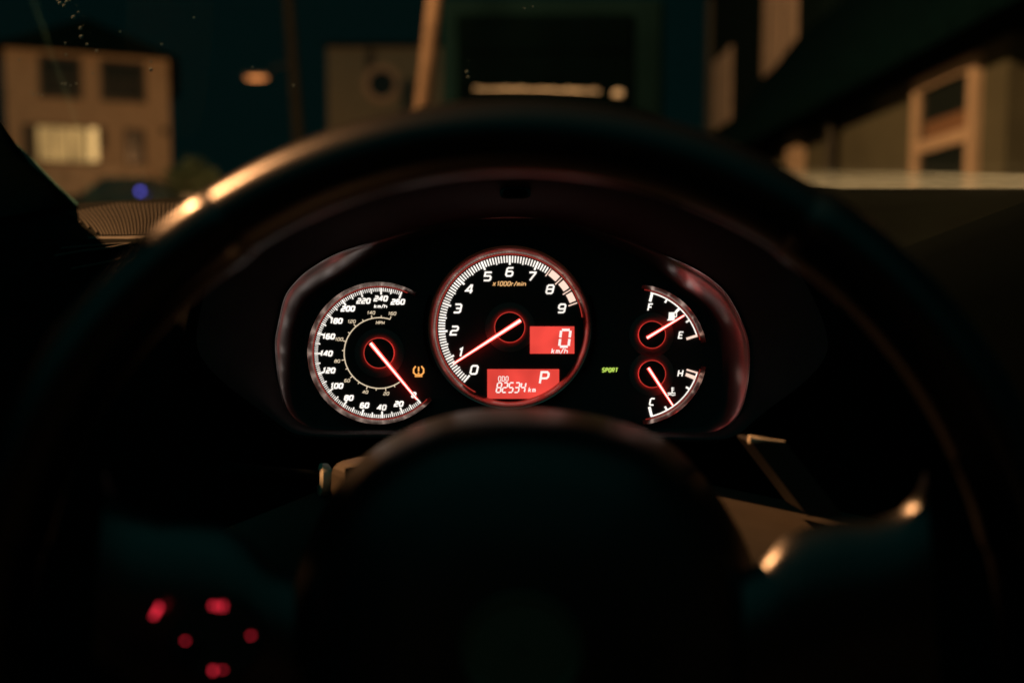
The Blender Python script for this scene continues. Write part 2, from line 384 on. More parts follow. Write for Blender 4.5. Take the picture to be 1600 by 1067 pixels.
for i in range(n):
    a = xa + (xb-xa)*i/n; b = xa + (xb-xa)*(i+1)/n; j = random.uniform(-.012, .012)
    g.box((a, Yt-.045, zat(143.5 + i*.12, Yt)+j*.5), (b-.001, Yt-.026, zat(139 + i*.12, Yt)+j*.6))
obj('reflector_strip', g, st, d, frame=base)
g = G(); p = onY(967, 147, Yt-.05); g.lathe((0,0), [(.0,-.03),(.03,-.028),(.045,-.01),(.05,.0)], 16); g.v = [(p.x+a, Yt-.03+c, p.z+b*.75) for a, b, c in g.v]
obj('marker_reflector', g, st, tr, frame=base)
obj('bumper', G().box((tx0+.1, Yt-.2, gz(Yt)+.45), (tx1-.1, Yt+.1, gz(Yt)+.65)), shut_m, tr, frame=base, bevel=.02)
obj('cab', G().box((tx0+.15, Yt+2.7, gz(Yt)+.5), (tx1-.15, Yt+4.3, gz(Yt)+2.1)), tk, tr, frame=base, bevel=.12)
for x in (tx0+.3, tx1-.3):
    for yy in (Yt+.8, Yt+3.4):
        obj('wheel', G().tube([(x-.14, yy, gz(yy)+.42), (x+.14, yy, gz(yy)+.42)], .42, 20), shut_m, tr, frame=base)

# ------------------------------------------------------------------ street lamps and poles
def lamp(loc, w, r, col=SODIUM, name='lamp_light', parent=None, base=None, spot=None):
    ld = bpy.data.lights.new(name, 'SPOT' if spot else 'POINT'); ld.energy = w; ld.color = col; ld.shadow_soft_size = r
    if spot: ld.spot_size = math.radians(spot); ld.spot_blend = .5
    o = bpy.data.objects.new(name, ld); C.objects.link(o); o.location = Vector(loc) - (base or Vector()); o.parent = parent; return o
pole_m = mat('pole_wood', (.022,.024,.019), .85, 0, .2, .3, 6, .5, 30, bdist=.01)
metal_m = mat('lamp_metal', (.12,.12,.11), .5, .6)
glow = emit('sodium_lens', (1,.45,.14), 1.1)
def pole(name, label, foot, head, r0, r1, mt):
    root = thing(name, label, 'pole', foot)
    obj('post', G().tube([foot, (Vector(foot)+Vector(head))/2, head], [r0, (r0+r1)/2, r1], 14), mt, root, smooth=60, frame=Vector(foot)); return root
# leaning wooden pole that carries the lit lamp
Yp = 24.0
a = onY(466, 212, Yp); b = onY(449, -20, Yp); dirv = (b - a)
foot = a - dirv * ((a.z - gz(Yp) + .2) / dirv.z); head = b + dirv * .25
p1 = pole('street_lamp', 'thin leaning wooden lamp pole whose small glowing orange head is in view', foot, head, .17, .12, pole_m); p1['category'] = 'street lamp'
lp = onY(401, 125, Yp + 1.8); f3 = Vector(foot)
arm0 = onY(455, 100, Yp)
obj('arm', G().tube([arm0, (arm0 + lp)/2 + Vector((0,0,.12)), lp + Vector((.35,0,.09))], .03, 8), metal_m, p1, frame=f3)
hd = obj('lamp_head', G().box(lp + Vector((-.34,-.12,.05)), lp + Vector((.32,.12,.15))), metal_m, p1, frame=f3, bevel=.03)
g = G(); g.lathe((0,0), [(.0,-.05),(.07,-.042),(.105,-.02),(.11,.0)], 16)
g.v = [(lp.x + a*2.8, lp.y + b, lp.z + .055 + c) for a, b, c in g.v]
obj('lens', g, emit('far_lens', (.95,.30,.085), 2.0), hd, frame=f3)
lo_ = lamp((lp.x, lp.y, lp.z - .2), FAR_W, .15, (1.0,.34,.09), parent=p1, base=f3, spot=150)
lo_.rotation_euler = Vector((-.55, .6, -.75)).to_track_quat('-Z', 'Y').to_euler()
# pole lit from the lamp fixed above the frame
Yq = 6.4
a = onY(661, 160, Yq); b = onY(679, 0, Yq); dirv = b - a
foot = a - dirv * ((a.z - gz(Yq) + .2) / dirv.z); head = b + dirv * .9
p2 = pole('street_lamp', 'leaning street lamp pole glowing orange near its top, lamp head out of view', foot, head, .062, .05, mat('pole_dark', (.09,.07,.05), .8, 0, .2, .2, 6)); p2['category'] = 'street lamp'
f2 = Vector(foot); hp = Vector(head)
obj('arm', G().tube([hp - Vector((0,0,.1)), hp + Vector((-.3,-.7,.25)), hp + Vector((-.4,-1.1,.25))], .04, 8), metal_m, p2, frame=f2)
hd = obj('lamp_head', G().box(hp + Vector((-.52,-1.6,.18)), hp + Vector((-.28,-1.05,.3))), metal_m, p2, frame=f2, bevel=.03)
obj('lens', G().box(hp + Vector((-.49,-1.55,.14)), hp + Vector((-.31,-1.15,.176))), glow, hd, frame=f2, bevel=.01)
lq = lamp(hp + Vector((-.25,-.75,-.15)), POLE_W, .08, parent=p2, base=f2, spot=120)
lq.rotation_euler = Vector((.28, .8, -.55)).to_track_quat('-Z', 'Y').to_euler()
# the lamp beside the car, behind the driver's left shoulder: the key light of the interior
def side_lamp(foot, hgt, arm, w, label, r=.12):
    foot = Vector(foot); root = thing('street_lamp', label, 'street lamp', foot)
    obj('post', G().tube([foot, foot + Vector((0,0,hgt*.5)), foot + Vector((0,0,hgt))], [.11,.09,.07], 14), metal_m, root, smooth=60, frame=foot)
    e = foot + Vector((arm[0], arm[1], hgt + .25))
    obj('arm', G().tube([foot + Vector((0,0,hgt-.05)), (foot + Vector((0,0,hgt)) + e)/2 + Vector((0,0,.15)), e], .035, 8), metal_m, root, frame=foot)
    hd = obj('lamp_head', G().box(e + Vector((-.35,-.15,-.02)), e + Vector((.35,.15,.12))), metal_m, root, frame=foot, bevel=.03)
    obj('lens', G().box(e + Vector((-.3,-.12,-.05)), e + Vector((.3,.12,-.024))), glow, hd, frame=foot, bevel=.01)
    lamp(e + Vector((0,0,-.25)), w, r, parent=root, base=foot); return root
side_lamp((-7.8, 2.1, 0), 8.15, (1.2, 0), KEY_W, 'street lamp with a curved arm standing on the kerb beside the car')

# ------------------------------------------------------------------ stroke lettering
def cbox(w, c): return [(c,0),(w-c,0),(w,c),(w,1-c),(w-c,1),(c,1),(0,1-c),(0,c)]
def glyph(ch, w=.62, c=.14):
    h = .5
    T = {
     '0': [(cbox(w,c),1)], 'O': [(cbox(w,c),1)], 'D': [([(0,0),(w-c,0),(w,c),(w,1-c),(w-c,1),(0,1)],1)],
     '1': [([(w*.30,.82),(w*.62,1),(w*.62,0)],0)],
     '2': [([(0,1),(w-c,1),(w,1-c),(w,h+c),(w-c,h),(c,h),(0,h-c),(0,0),(w,0)],0)],
     '3': [([(0,1),(w-c,1),(w,1-c),(w,c),(w-c,0),(0,0)],0),([(w*.25,h),(w,h)],0)],
     '4': [([(w*.78,0),(w*.78,1),(w*.62,1),(0,.32),(w*1.05,.32)],0)],
     '5': [([(w,1),(0,1),(0,.56),(w-c,.56),(w,.56-c),(w,c),(w-c,0),(0,0)],0)],
     '6': [([(w*.95,1),(c,1),(0,1-c),(0,c),(c,0),(w-c,0),(w,c),(w,.56-c),(w-c,.56),(0,.56)],0)],
     '7': [([(0,1),(w,1),(w,.9),(w*.35,0)],0)],
     '8': [(cbox(w,c),1),([(0,.52),(w,.52)],0)],
     '9': [([(w*.05,0),(w-c,0),(w,c),(w,1-c),(w-c,1),(c,1),(0,1-c),(0,.44+c),(c,.44),(w,.44)],0)],
     'k': [([(0,0),(0,1)],0),([(w*.8,.65),(0,.28)],0),([(w*.25,.38),(w*.85,0)],0)],
     'm': [([(0,0),(0,.62),(w*1.1-c,.62),(w*1.1,.62-c),(w*1.1,0)],0),([(w*.55,0),(w*.55,.62)],0)],
     'h': [([(0,0),(0,1)],0),([(0,.6),(w-c,.6),(w,.6-c),(w,0)],0)],
     '/': [([(0,-.05),(w*.7,1.05)],0)],
     'x': [([(0,0),(w,.78)],0),([(0,.78),(w,0)],0)],
     'r': [([(0,0),(0,.62),(w*.7,.62)],0)], 'i': [([(w*.1,0),(w*.1,.62)],0),([(w*.1,.8),(w*.1,.95)],0)],
     'n': [([(0,0),(0,.62),(w-c,.62),(w,.62-c),(w,0)],0)],
     'M': [([(0,0),(0,1),(w*.55,.35),(w*1.1,1),(w*1.1,0)],0)],
     'P': [([(0,0),(0,1),(w-c,1),(w,1-c),(w,.45+c),(w-c,.45),(0,.45)],0)],
     'H': [([(0,0),(0,1)],0),([(w,0),(w,1)],0),([(0,.5),(w,.5)],0)],
     'F': [([(0,0),(0,1),(w,1)],0),([(0,.52),(w*.8,.52)],0)],
     'E': [([(w,0),(0,0),(0,1),(w,1)],0),([(0,.52),(w*.85,.52)],0)],
     'C': [([(w,1),(c,1),(0,1-c),(0,c),(c,0),(w,0)],0)],
     'S': [([(w,1),(c,1),(0,1-c),(0,.5+c),(c,.5),(w-c,.5),(w,.5-c),(w,c),(w-c,0),(0,0)],0)],
     'R': [([(0,0),(0,1),(w-c,1),(w,1-c),(w,.5+c),(w-c,.5),(0,.5)],0),([(w*.45,.5),(w,0)],0)],
     'T': [([(w/2,0),(w/2,1)],0),([(0,1),(w,1)],0)],
    }
    adv = {'1': w*.9, 'm': w*1.1, 'M': w*1.1, 'i': w*.2, '/': w*.7, 'r': w*.7}.get(ch, w)
    return T[ch], adv
def text(g, s, c, h, t, z, w=.62, slant=.2, gap=.34, m=0):
    """stroke lettering centred on c; h height, t stroke width as a share of h"""
    st = []; x = 0
    for ch in s:
        sg, adv = glyph(ch, w)
        for pts, cl in sg: st.append(([(x+px, py) for px, py in pts], cl))
        x += adv + gap
    W = x - gap
    for k, (pts, cl) in enumerate(st):
        q = [(c[0] + (px - W/2 + slant*(py-.5)) * h, c[1] + (py-.5) * h) for px, py in pts]
        g.ribbon(q, t*h, z + (k % 3) * 1.5e-5, m, bool(cl))
SEG = {'0':'abcdef','2':'abged','3':'abgcd','4':'fgbc','5':'afgcd','8':'abcdefg'}
def seven(g, s, c, h, w, z, t=.13, slant=.18, gap=.30, m=0):
    n = len(s); tot = n*w + (n-1)*gap*w; e = .045
    P = {'a':((0,1),(w,1)),'b':((w,1),(w,.5)),'c':((w,.5),(w,0)),'d':((0,0),(w,0)),'e':((0,0),(0,.5)),'f':((0,.5),(0,1)),'g':((0,.5),(w,.5))}
    for i, ch in enumerate(s):
        x0 = -tot/2 + i*w*(1+gap)
        for k in SEG[ch]:
            (ax, ay), (bx, by) = P[k]; d = Vector((bx-ax, by-ay)).normalized() * e
            q = [(c[0] + (x0+x + slant*(y-.5))*h, c[1] + (y-.5)*h) for x, y in ((ax+d.x, ay+d.y), (bx-d.x, by-d.y))]
            g.ribbon(q, t*h, z, m)

# ------------------------------------------------------------------ instrument cluster
DC = .57; S = DC / F
CB = L(798, 510, DC)                                 # base of the cluster, in the camera frame
def K(px, py, w=0.0):                                # photograph pixel at depth DC - w, in the cluster's frame
    p = L(px, py, DC - w) - CB; return (p.x, p.y, w)
def ctr(px, py): p = K(px, py); return (p[0], p[1])
cl = thing('instrument_cluster', 'black instrument cluster with three backlit gauges and red displays', 'instrument cluster', CB, camframe=True)
def crom(pts, n=6):
    out = []; N = len(pts)
    for i in range(N):
        p0, p1, p2, p3 = (Vector(pts[(i+k-1) % N]) for k in range(4))
        for j in range(n):
            t = j / n
            out.append(.5*((2*p1) + (p2-p0)*t + (2*p0-5*p1+4*p2-p3)*t*t + (3*p1-p0-3*p2+p3)*t**3))
    return out
OUT = [(432,540),(436,510),(447,465),(466,439),(489,420),(530,397),(590,377),(640,362),(695,349),(755,341),(797,339),(840,341),(880,347),(925,358),(980,376),(1032,398),(1077,418),(1111,439),(1137,465),(1160,510),(1169,545),(1168,588),(1160,630),(1148,653),(1130,668),(1100,676),(1010,675),(900,673),(797,672),(700,672),(600,672),(507,671),(470,661),(448,636),(437,594)]
INN = [(463,540),(467,512),(480,478),(500,458),(520,446),(556,424),(606,393),(650,374),(697,360),(755,354),(797,353),(840,354),(880,359),(925,371),(976,392),(1022,424),(1056,452),(1082,470),(1104,490),(1120,520),(1127,550),(1129,588),(1126,628),(1120,646),(1108,658),(1088,668),(1008,669),(900,668),(797,667),(700,667),(600,667),(512,666),(483,656),(466,632),(461,592)]
WO = .025
DEEP = [min(WO, max(.006, 1.75*S*math.hypot(a[0]-b[0], a[1]-b[1]))) for a, b in zip(OUT, INN)]
out = crom([K(x, y, w) for (x, y), w in zip(OUT, DEEP)]); inn = crom([K(x, y, 0) for x, y in INN])
prof_f = [[b.lerp(a, t).xy.to_3d() + Vector((0, 0, a.z * (1 - (1-t)**1.3))) for a, b in zip(out, inn)] for t in (0, .1, .2, .3, .4, .5, .6, .7, .8, .9, 1)]
lip = [a + (a - b).normalized() * .0012 + Vector((0, 0, .0012)) for a, b in zip(out, inn)]
fr = obj('housing', G().grid(prof_f + [lip], 0, True), M['funnel'], cl, smooth=60)
obj('face_plate', G().poly(inn[::-1] if False else inn), M['face'], cl)

def needle(parent, c, ang, r_tip, r_tail, w0, w1, z):
    a = math.radians(ang); d = Vector((math.sin(a), math.cos(a), 0)); n = Vector((d.y, -d.x, 0)); c = Vector((c[0], c[1], 0))
    def bar(g, k, za, zb, m):
        P = [c - d*r_tail + n*w0*k, c - d*r_tail - n*w0*k, c + d*r_tip - n*w1*k, c + d*r_tip + n*w1*k]
        lo = [p + Vector((0,0,za)) for p in P]; hi = [p + Vector((0,0,zb)) for p in P]
        g.add(lo + hi, [(3,2,1,0),(4,5,6,7),(0,1,5,4),(1,2,6,5),(2,3,7,6),(3,0,4,7)], m)
    g = G(); bar(g, .5, z, z + .0008, 1); bar(g, .27, z + .00082, z + .0012, 0)
    nd = obj('needle', g, [M['ncore'], M['nside']], parent)
    return nd
def hub(parent, c, r, z=.0022):
    g = G().lathe(c, [(r*1.62, .0002), (r*1.6, .0004), (r*1.0, .0004)], 64, 2)
    g.lathe(c, [(r*.985, .0004), (r*.985, .0014)], 64, 1)
    g.lathe(c, [(r*.99, .0014), (r*.985, z), (0.0, z)], 64, 0)
    g.arc(c, r*.955, r*1.0, 0, 360, z + .00005, z + .00005, 64, 3)
    return obj('needle_hub', g, [M['cap'], M['ring'], M['halo'], M['redline']], parent, smooth=50)

def ticks(g, c, r0, r1, a, w, z, m=0):
    a = math.radians(a); d = Vector((math.sin(a), math.cos(a))); n = Vector((d.y, -d.x)) * w / 2; c = Vector(c)
    q = [c + d*r0 - n, c + d*r0 + n, c + d*r1 + n, c + d*r1 - n]; g.poly([(p.x, p.y, z) for p in q], m)

# speedometer
c = ctr(593, 551.5)
sp = thing('speedometer', '', ''); del sp['label']; del sp['category']; sp.parent = cl
g = G().arc(c, 103.8*S, 104.6*S, 131, 392, .0005, .0012, 96).arc(c, 104.6*S, 110*S, 131, 392, .0012, .0052, 96).arc(c, 110*S, 110.8*S, 131, 392, .0052, .001, 96)
obj('bezel', g, M['bezel'], sp, smooth=40)
obj('red_ring', G().arc(c, 103*S, 103.7*S, 134, 385, .0008, .0008, 96), M['redline'], sp)
g = G(); kmh = lambda v: 140.6 + v * .9208
for v in range(0, 261, 2):
    big, med = v % 20 == 0, v % 10 == 0
    ticks(g, c, (91 if big else 93.5 if med else 96)*S, 101.5*S, kmh(v), (2.6 if big else 1.9 if med else 1.25)*S, .0005)
obj('scale', g, M['white'], sp)
g = G()
for v in range(0, 261, 20):
    a = math.radians(kmh(v)); r = (83.5 + 1.5*abs(math.cos(a))) * S
    text(g, str(v), (c[0] + r*math.sin(a), c[1] + r*math.cos(a)), 6.9*S, .34, .0005, .70, .22, .36)
text(g, 'km/h', ctr(595, 478.5), 5.0*S, .24, .0005, .72, .2, .36)
obj('numerals', g, M['white'], sp)
g = G().arc(c, 54.4*S, 55.9*S, 145, 377.5, .0004, .0004, 96); mph = lambda v: 140.6 + v * 1.609 * .9208
for v in range(10, 161, 10): ticks(g, c, 55.5*S, (60 if v % 20 == 0 else 58.5)*S, mph(v), 1.3*S, .0005)
for v in range(20, 161, 20):
    a = math.radians(mph(v)); r = (63.5 + 3.5*abs(math.sin(a))) * S
    text(g, str(v), (c[0] + r*math.sin(a), c[1] + r*math.cos(a)), 4.3*S, .21, .0005, .74, .22, .36)
text(g, 'MPH', ctr(594.3, 504.3), 4.2*S, .22, .0005, .72, .2, .36)
obj('inner_scale', g, M['cream'], sp)
hub(sp, c, 24*S); needle(sp, c, 140.4, 93*S, 20*S, 6.6*S, 3.6*S, .0026)

# tachometer
c = ctr(796.5, 511.5)
ta = thing('tachometer', '', ''); del ta['label']; del ta['category']; ta.parent = cl
g = G().lathe(c, [(114.8*S,.0005),(116*S,.0014),(124.5*S,.0072),(126*S,.0074),(126.6*S,.006),(126.6*S,0)], 128)
obj('bezel', g, M['bezel'], ta, smooth=50)
obj('red_ring', G().arc(c, 113.6*S, 114.6*S, -152, 82, .0009, .0009, 96), M['redline'], ta)
for a0, a1 in ((-118, -68), (68, 120)):
    g = G(); g.arc(c, 130.5*S, 134.5*S, a0, a1, .0005, .0045, 32).arc(c, 134.5*S, 135*S, a0, a1, .0045, .0005, 32)
    obj('outer_trim', g, M['bezel'], ta, smooth=40)
g = G(); rpm = lambda v: -140 + 23.33 * v
for i in range(0, 75):
    v = i / 10; big = i % 10 == 0
    ticks(g, c, (97.5 if big else 99.5 if i % 5 == 0 else 101)*S, 111.5*S, rpm(v), (2.9 if big else 2.1)*S, .0006)
obj('scale', g, M['white'], ta)
g = G()
for a0, a1 in ((36.4, 44.8), (48.6, 56.4), (60.2, 68.0)): g.arc(c, 101*S, 111.5*S, a0, a1, .0006, .0006, 8)
for v in (7.5, 8, 8.5, 9): ticks(g, c, 97.5*S, 112*S, rpm(v), 1.7*S, .0007)
obj('redline_scale', g, M['pink'], ta)
g = G()
for v in range(10):
    a = math.radians(rpm(v)); r = 86.5 * S
    text(g, str(v), (c[0] + r*math.sin(a), c[1] + r*math.cos(a)), 12.6*S, .215, .0005, .78, .22)
obj('numerals', g, M['white'], ta)
g = G(); text(g, 'x1000r/min', ctr(796, 443.4), 6.2*S, .22, .0005, .62, .25, .32)
obj('unit_text', g, M['warm'], ta)
hub(ta, c, 24*S); needle(ta, c, -122.9, 105*S, 20*S, 7.0*S, 3.4*S, .0026)
def panel(pts, z): return [(*ctr(x, y), z) for x, y in pts]
g = G().poly(panel([(828,552.5),(897.3,552.5),(897.3,510),(828,510)], .0007)[::1])
seven(g, '0', ctr(882.5, 528.5), 26*S, .56, .0010, .15, .12, .3, 1); text(g, 'km/h', ctr(874.5, 548.2), 7.2*S, .2, .0010, .62, .2, .34, 1)
obj('speed_display', g, [M['lcd'], M['seg']], ta)
g = G().poly(panel([(761.4,622.8),(834,622.8),(846,619.5),(860,611.5),(873.6,600),(873.6,576.6),(761.4,576.6)], .0007))
seven(g, '82534', ctr(798.5, 605.3), 15*S, .44, .0010, .14, .18, .42, 1)
text(g, 'ODO', ctr(786.5, 591.6), 7.2*S, .15, .0010, .5, .05, .3, 1); text(g, 'P', ctr(850.5, 590), 17.5*S, .19, .0010, .66, .16, .3, 1); text(g, 'km', ctr(831.5, 608.6), 7*S, .2, .0010, .55, .2, .3, 1)
obj('trip_display', g, [M['lcd'], M['seg']], ta)

# fuel and temperature gauge
cR = ctr(994, 554)
def small(name): o = thing(name, '', ''); del o['label']; del o['category']; o.parent = cl; return o
fu, te = small('fuel_gauge'), small('temperature_gauge')
for gt, (a0, a1), (b0, b1) in ((fu, (13.0, 72.4), (4, 80)), (te, (107.2, 167.0), (100, 175))):
    g = G().arc(cR, 102.4*S, 103*S, b0, b1, .0005, .001, 48).arc(cR, 103*S, 108.4*S, b0, b1, .001, .005, 48).arc(cR, 108.4*S, 109*S, b0, b1, .005, .001, 48)
    obj('bezel', g, M['bezel'], gt, smooth=40)
    obj('red_ring', G().arc(cR, 101.4*S, 102*S, b0+3, b1-3, .0008, .0008, 48), M['redline'], gt)
    g = G().arc(cR, 98*S, 100*S, a0, a1, .0005, .0005, 48)
    if gt is fu:
        for a, r0, w in ((14.5, 85.5, 4.2), (29, 92.5, 3), (43, 89, 4), (57, 92.5, 3)): ticks(g, cR, r0*S, 99*S, a, w*S, .0006)
        text(g, 'F', ctr(1016, 480), 9.8*S, .21, .0005, .58, .2); text(g, 'E', ctr(1063.7, 523.5), 9.4*S, .21, .0005, .62, .2)
        # fuel pump pictogram
        q = lambda x, y: ctr(1050 + x, 493 + y)
        g.poly([(*q(*p), .0005) for p in ((-6,6),(4,6),(4,-5),(-5,-5))]); g.ribbon([q(4,2), q(6.5,2), q(7,-2), q(5,-5)], 1.6*S, .00052); g.ribbon([q(-7.5,7), q(5.5,7)], 1.8*S, .00054)
    else:
        for a, r0, w in ((166.0, 84, 4.2), (151, 92.5, 3), (123, 92.5, 3)): ticks(g, cR, r0*S, 99*S, a, w*S, .0006)
        text(g, 'H', ctr(1063, 583), 9.4*S, .21, .0005, .66, .2); text(g, 'C', ctr(1018.7, 627.5), 10*S, .21, .0005, .62, .2)
        q = lambda x, y: ctr(1049 + x, 611 + y)
        g.ribbon([q(1,-6), q(1,3)], 2.2*S, .0005); g.ribbon([q(1,-5), q(4,-5)], 1.3*S, .00052); g.ribbon([q(1,-2), q(4,-2)], 1.3*S, .00052)
        g.ribbon([q(-6,3), q(6,3)], 1.8*S, .00054); g.ribbon([q(-6,6), q(-2,5), q(2,6.5), q(6,5.5)], 1.8*S, .00054)
    obj('scale', g, M['white'], gt)
    g = G()
    if gt is fu: ticks(g, cR, 82*S, 100*S, 72.6, 3.8*S, .0007)
    else:
        ticks(g, cR, 82*S, 100*S, 106.6, 2.6*S, .0007); g.arc(cR, 83*S, 99.5*S, 110, 113.4, .0007, .0007, 6)
    obj('limit_mark', g, M['pink'], gt)
hub(fu, ctr(1018, 523), 21.5*S); needle(fu, ctr(1018, 523), 58.8, 58*S, 9.8*S, 5.4*S, 3.0*S, .0026)
hub(te, ctr(1018, 584), 21.5*S); needle(te, ctr(1018, 584), 146.8, 59*S, 11.5*S, 5.4*S, 3.0*S, .0026)

# telltales
g = G(); text(g, 'SPORT', ctr(953, 578), 5.8*S, .28, .0006, .54, .16, .34)
obj('sport_light', g, M['green'], cl)
g = G(); q = lambda x, y: ctr(654.2 + x, 579.5 + y)
g.ribbon([q(-4.5,-7.5), q(-7.8,-3), q(-7.8,2.5), q(-4.5,6), q(4.5,6), q(7.8,2.5), q(7.8,-3), q(4.5,-7.5)], 2.2*S, .0006)
g.ribbon([q(0,-6.5), q(0,.6)], 2.2*S, .00062); g.ribbon([q(0,2), q(0,4)], 2.2*S, .00062); g.ribbon([q(-6,8.5), q(6,8.5)], 1.6*S, .00064)
obj('tyre_warning_light', g, M['amber'], cl)

# ------------------------------------------------------------------ dashboard
DB = L(805, 900, .66)
db = thing('dashboard', 'dark dashboard with a curved hood around the lit gauges', 'dashboard', DB, camframe=True)
def D(px, py, d): return L(px, py, d) - DB
def smooth_rows(rows, n=4):
    """Catmull-Rom along each column of rows"""
    out = []
    for j in range(len(rows) - 1):
        for t in [k / n for k in range(n)]:
            row = []
            for i in range(len(rows[0])):
                p0, p1, p2, p3 = rows[max(j-1,0)][i], rows[j][i], rows[j+1][i], rows[min(j+2,len(rows)-1)][i]
                row.append(.5*((2*p1) + (p2-p0)*t + (2*p0-5*p1+4*p2-p3)*t*t + (3*p1-p0-3*p2+p3)*t**3))
            out.append(row)
    out.append(rows[-1]); return out
# hood around the cluster: from the housing's rim out to its lip, over and back to the windshield
ctr0 = Vector((800, 520))
def ringpx(k, w, lift=0):
    out_ = []
    for p in OUTS:
        u = max(0, min(1, (p[1] - 540) / 120)); u = u*u*(3-2*u); kk = 1 + (k-1)*(1-.80*u); ww = w + (WO + (k-1)*.02 - w)*u if w > WO else w
        out_.append(D(ctr0.x + (p[0]-ctr0.x)*kk, ctr0.y + (p[1]-ctr0.y)*kk - lift*(1-u), DC - ww))
    return out_
OUTS = [(p.x, p.y) for p in crom([(x, y, 0) for x, y in OUT])]
r0 = [D(p[0], p[1], DC - q.z - .0002) for p, q in zip(OUTS, out)]; r1 = ringpx(1.18, .048, 6); r2 = ringpx(1.34, .066, 14); r3 = ringpx(1.40, .067, 18); r4 = ringpx(1.43, .052, 18); r5 = ringpx(1.44, -.02, 16); r6 = ringpx(1.36, -.16, 20)
hr = smooth_rows([r0, r1, r2, r3, r4, r5, r6], 4)
g = G().grid(hr[:9], 1, True).grid(hr[8:], 0, True)
ho = obj('gauge_hood', g, [M['visor'], M['visor_in']], db, smooth=180)
g = G(); n = 20
sl = []
for i in range(n):
    a = 2*math.pi*i/n; ex = abs(math.cos(a))**.6 * math.copysign(1, math.cos(a)); ey = abs(math.sin(a))**.6 * math.copysign(1, math.sin(a))
    sl.append((805 + 24*ex, 302 + 9*ey))
g.grid([[D(x, y, DC - .040) for x, y in sl], [D(x, y, DC - .0535) for x, y in sl], [D(805 + (x-805)*.8, 302 + (y-302)*.7, DC - .054) for x, y in sl], [D(805 + (x-805)*.8, 302 + (y-302)*.7, DC - .040) for x, y in sl]], 0, True)
obj('light_sensor', g, M['cap'], ho, smooth=40)
# dash body: top pad, brow and front face as one long moulded sheet
cols = [-420, -200, -40, 60, 110, 160, 210, 260, 330, 420, 560, 700, 860, 1000, 1140, 1230, 1300, 1380, 1460, 1540, 1620, 1720, 1900, 2200]
def lerp(a, b, t): return a + (b-a)*max(0, min(1, t))
rows = [[], [], [], [], [], [], []]
for x in cols:
    wy = lerp(318, 308, (x-100)/200) if x < 500 else lerp(308, 295, (x-500)/600)
    if x < 640: fy = lerp(372, 372, x/400); fd = .605
    else: fy = lerp(372, 398, (x-640)/700) if x < 1390 else 398 - (x-1390)*.375; fd = .605
    fy = max(fy, wy + 4)
    rows[0].append(D(x, wy, .76)); rows[1].append(D(x, wy*.55 + fy*.45, .68)); rows[2].append(D(x, fy, fd))
    rows[3].append(D(x, fy + 14, fd - .008)); rows[4].append(D(x, 520, .592)); rows[5].append(D(x, 760, .588)); rows[6].append(D(x, 1300, .57))
obj('dash_pad', G().grid(smooth_rows(rows, 3)), M['plastic'], db, smooth=180)
# speaker grille on the left: slanted ribs lying on the pad
def pad_d(x, y):
    wy = lerp(318, 308, (x-100)/200); fy = 372; t = max(0, min(1, (y-wy)/(fy-wy)))
    return ((.76 + (.68-.76)*t/.45) if t < .45 else .68 + (.605-.68)*(t-.45)/.55)
g = G(); nb = 26
for i in range(nb):
    t = i / (nb - 1)
    x0, y0 = 108 + 168*t, 333 - 14*min(1, t*2.2); x1, y1 = 146 + 118*t, 369
    if t < .1: y1 = 350 + 19*t/.1; x1 = x0 + (x1-x0)*(y1-333)/36
    P = []
    for k in range(9):
        k /= 8; x = x0 + (x1-x0)*k + 3*math.sin(k*3.1); y = y0 + (y1-y0)*k
        P.append(D(x, y - 1, pad_d(x, y)*.992))
    g.tube(P, .00075, 6)
sg = obj('speaker_grille', g, M['trim'], db)
g = G().grid([[D(x, y, .603 - dz) for x, y, dz in ((136,369,0),(180,369,0),(228,368,0))], [D(x, y, .599) for x, y in ((140,374),(182,376),(224,374))], [D(x, y, .597) for x, y in ((152,382),(186,383),(208,381))]])
obj('vent_ledge', g, M['trim'], db, smooth=180)
g = G().tube([D(86, 400, .59), D(130, 392, .591), D(175, 387, .592), D(205, 381, .593)], .0010, 6).tube([D(112, 420, .588), D(150, 413, .589), D(190, 405, .59)], .0009, 6).tube([D(96, 388, .592), D(140, 384, .593), D(200, 380.5, .594)], .0008, 6)
obj('seam', g, M['trim'], db)
# right hand brow edge
bx = lambda i: 1340 + i*40
g = G().grid([[D(bx(i), 414 - i*15.2, .603 - .004*i) for i in range(14)], [D(bx(i), 418 - i*15.2, .598 - .004*i) for i in range(14)], [D(bx(i) + 8, 440 - i*15, .588 - .004*i) for i in range(14)], [D(bx(i) + 30, 520 - i*12, .575 - .004*i) for i in range(14)], [D(bx(i) + 50, 700 - i*6, .565 - .004*i) for i in range(14)]])
obj('centre_brow', g, mat('brow_plastic', (.0015,.003,.003), .85, 0, .02), db, smooth=180)
# knee panel under the column, catching lamplight on the right
def kp(x): d = abs(x - 805); return 748 + max(0, d - 260) * (.205 if x > 805 else .40)
kx = [200 + i*40 for i in range(32)]
kd = lambda x, d: d if x > 805 else .50 + (d - .50) * .06
g = G().grid([[D(x, kp(x) + dy, kd(x, d)) for x in kx] for dy, d in ((3,.55), (0,.515), (3,.505), (26,.455), (70,.41), (130,.40))])
obj('knee_panel', g, M['trim'], db, smooth=180)
# slanted centre trim; the pale bead along its top is added as a glint
g = G().prism([tuple(D(x, y, .43).xy) for x, y in ((1172,688),(1228,691),(1318,806),(1262,806))], D(0,0,.46).z, D(0,0,.43).z)
ct = obj('centre_trim', g, mat('centre_trim_plastic', (.006,.006,.0045), .5), db, bevel=.003)
g = G().tube([D(1170, 686, .425), D(1195, 687, .425), D(1226, 690, .425)], [.0021,.0007,.0005], 8)
obj('glint_bead', g, M['chrome'], ct, smooth=60)

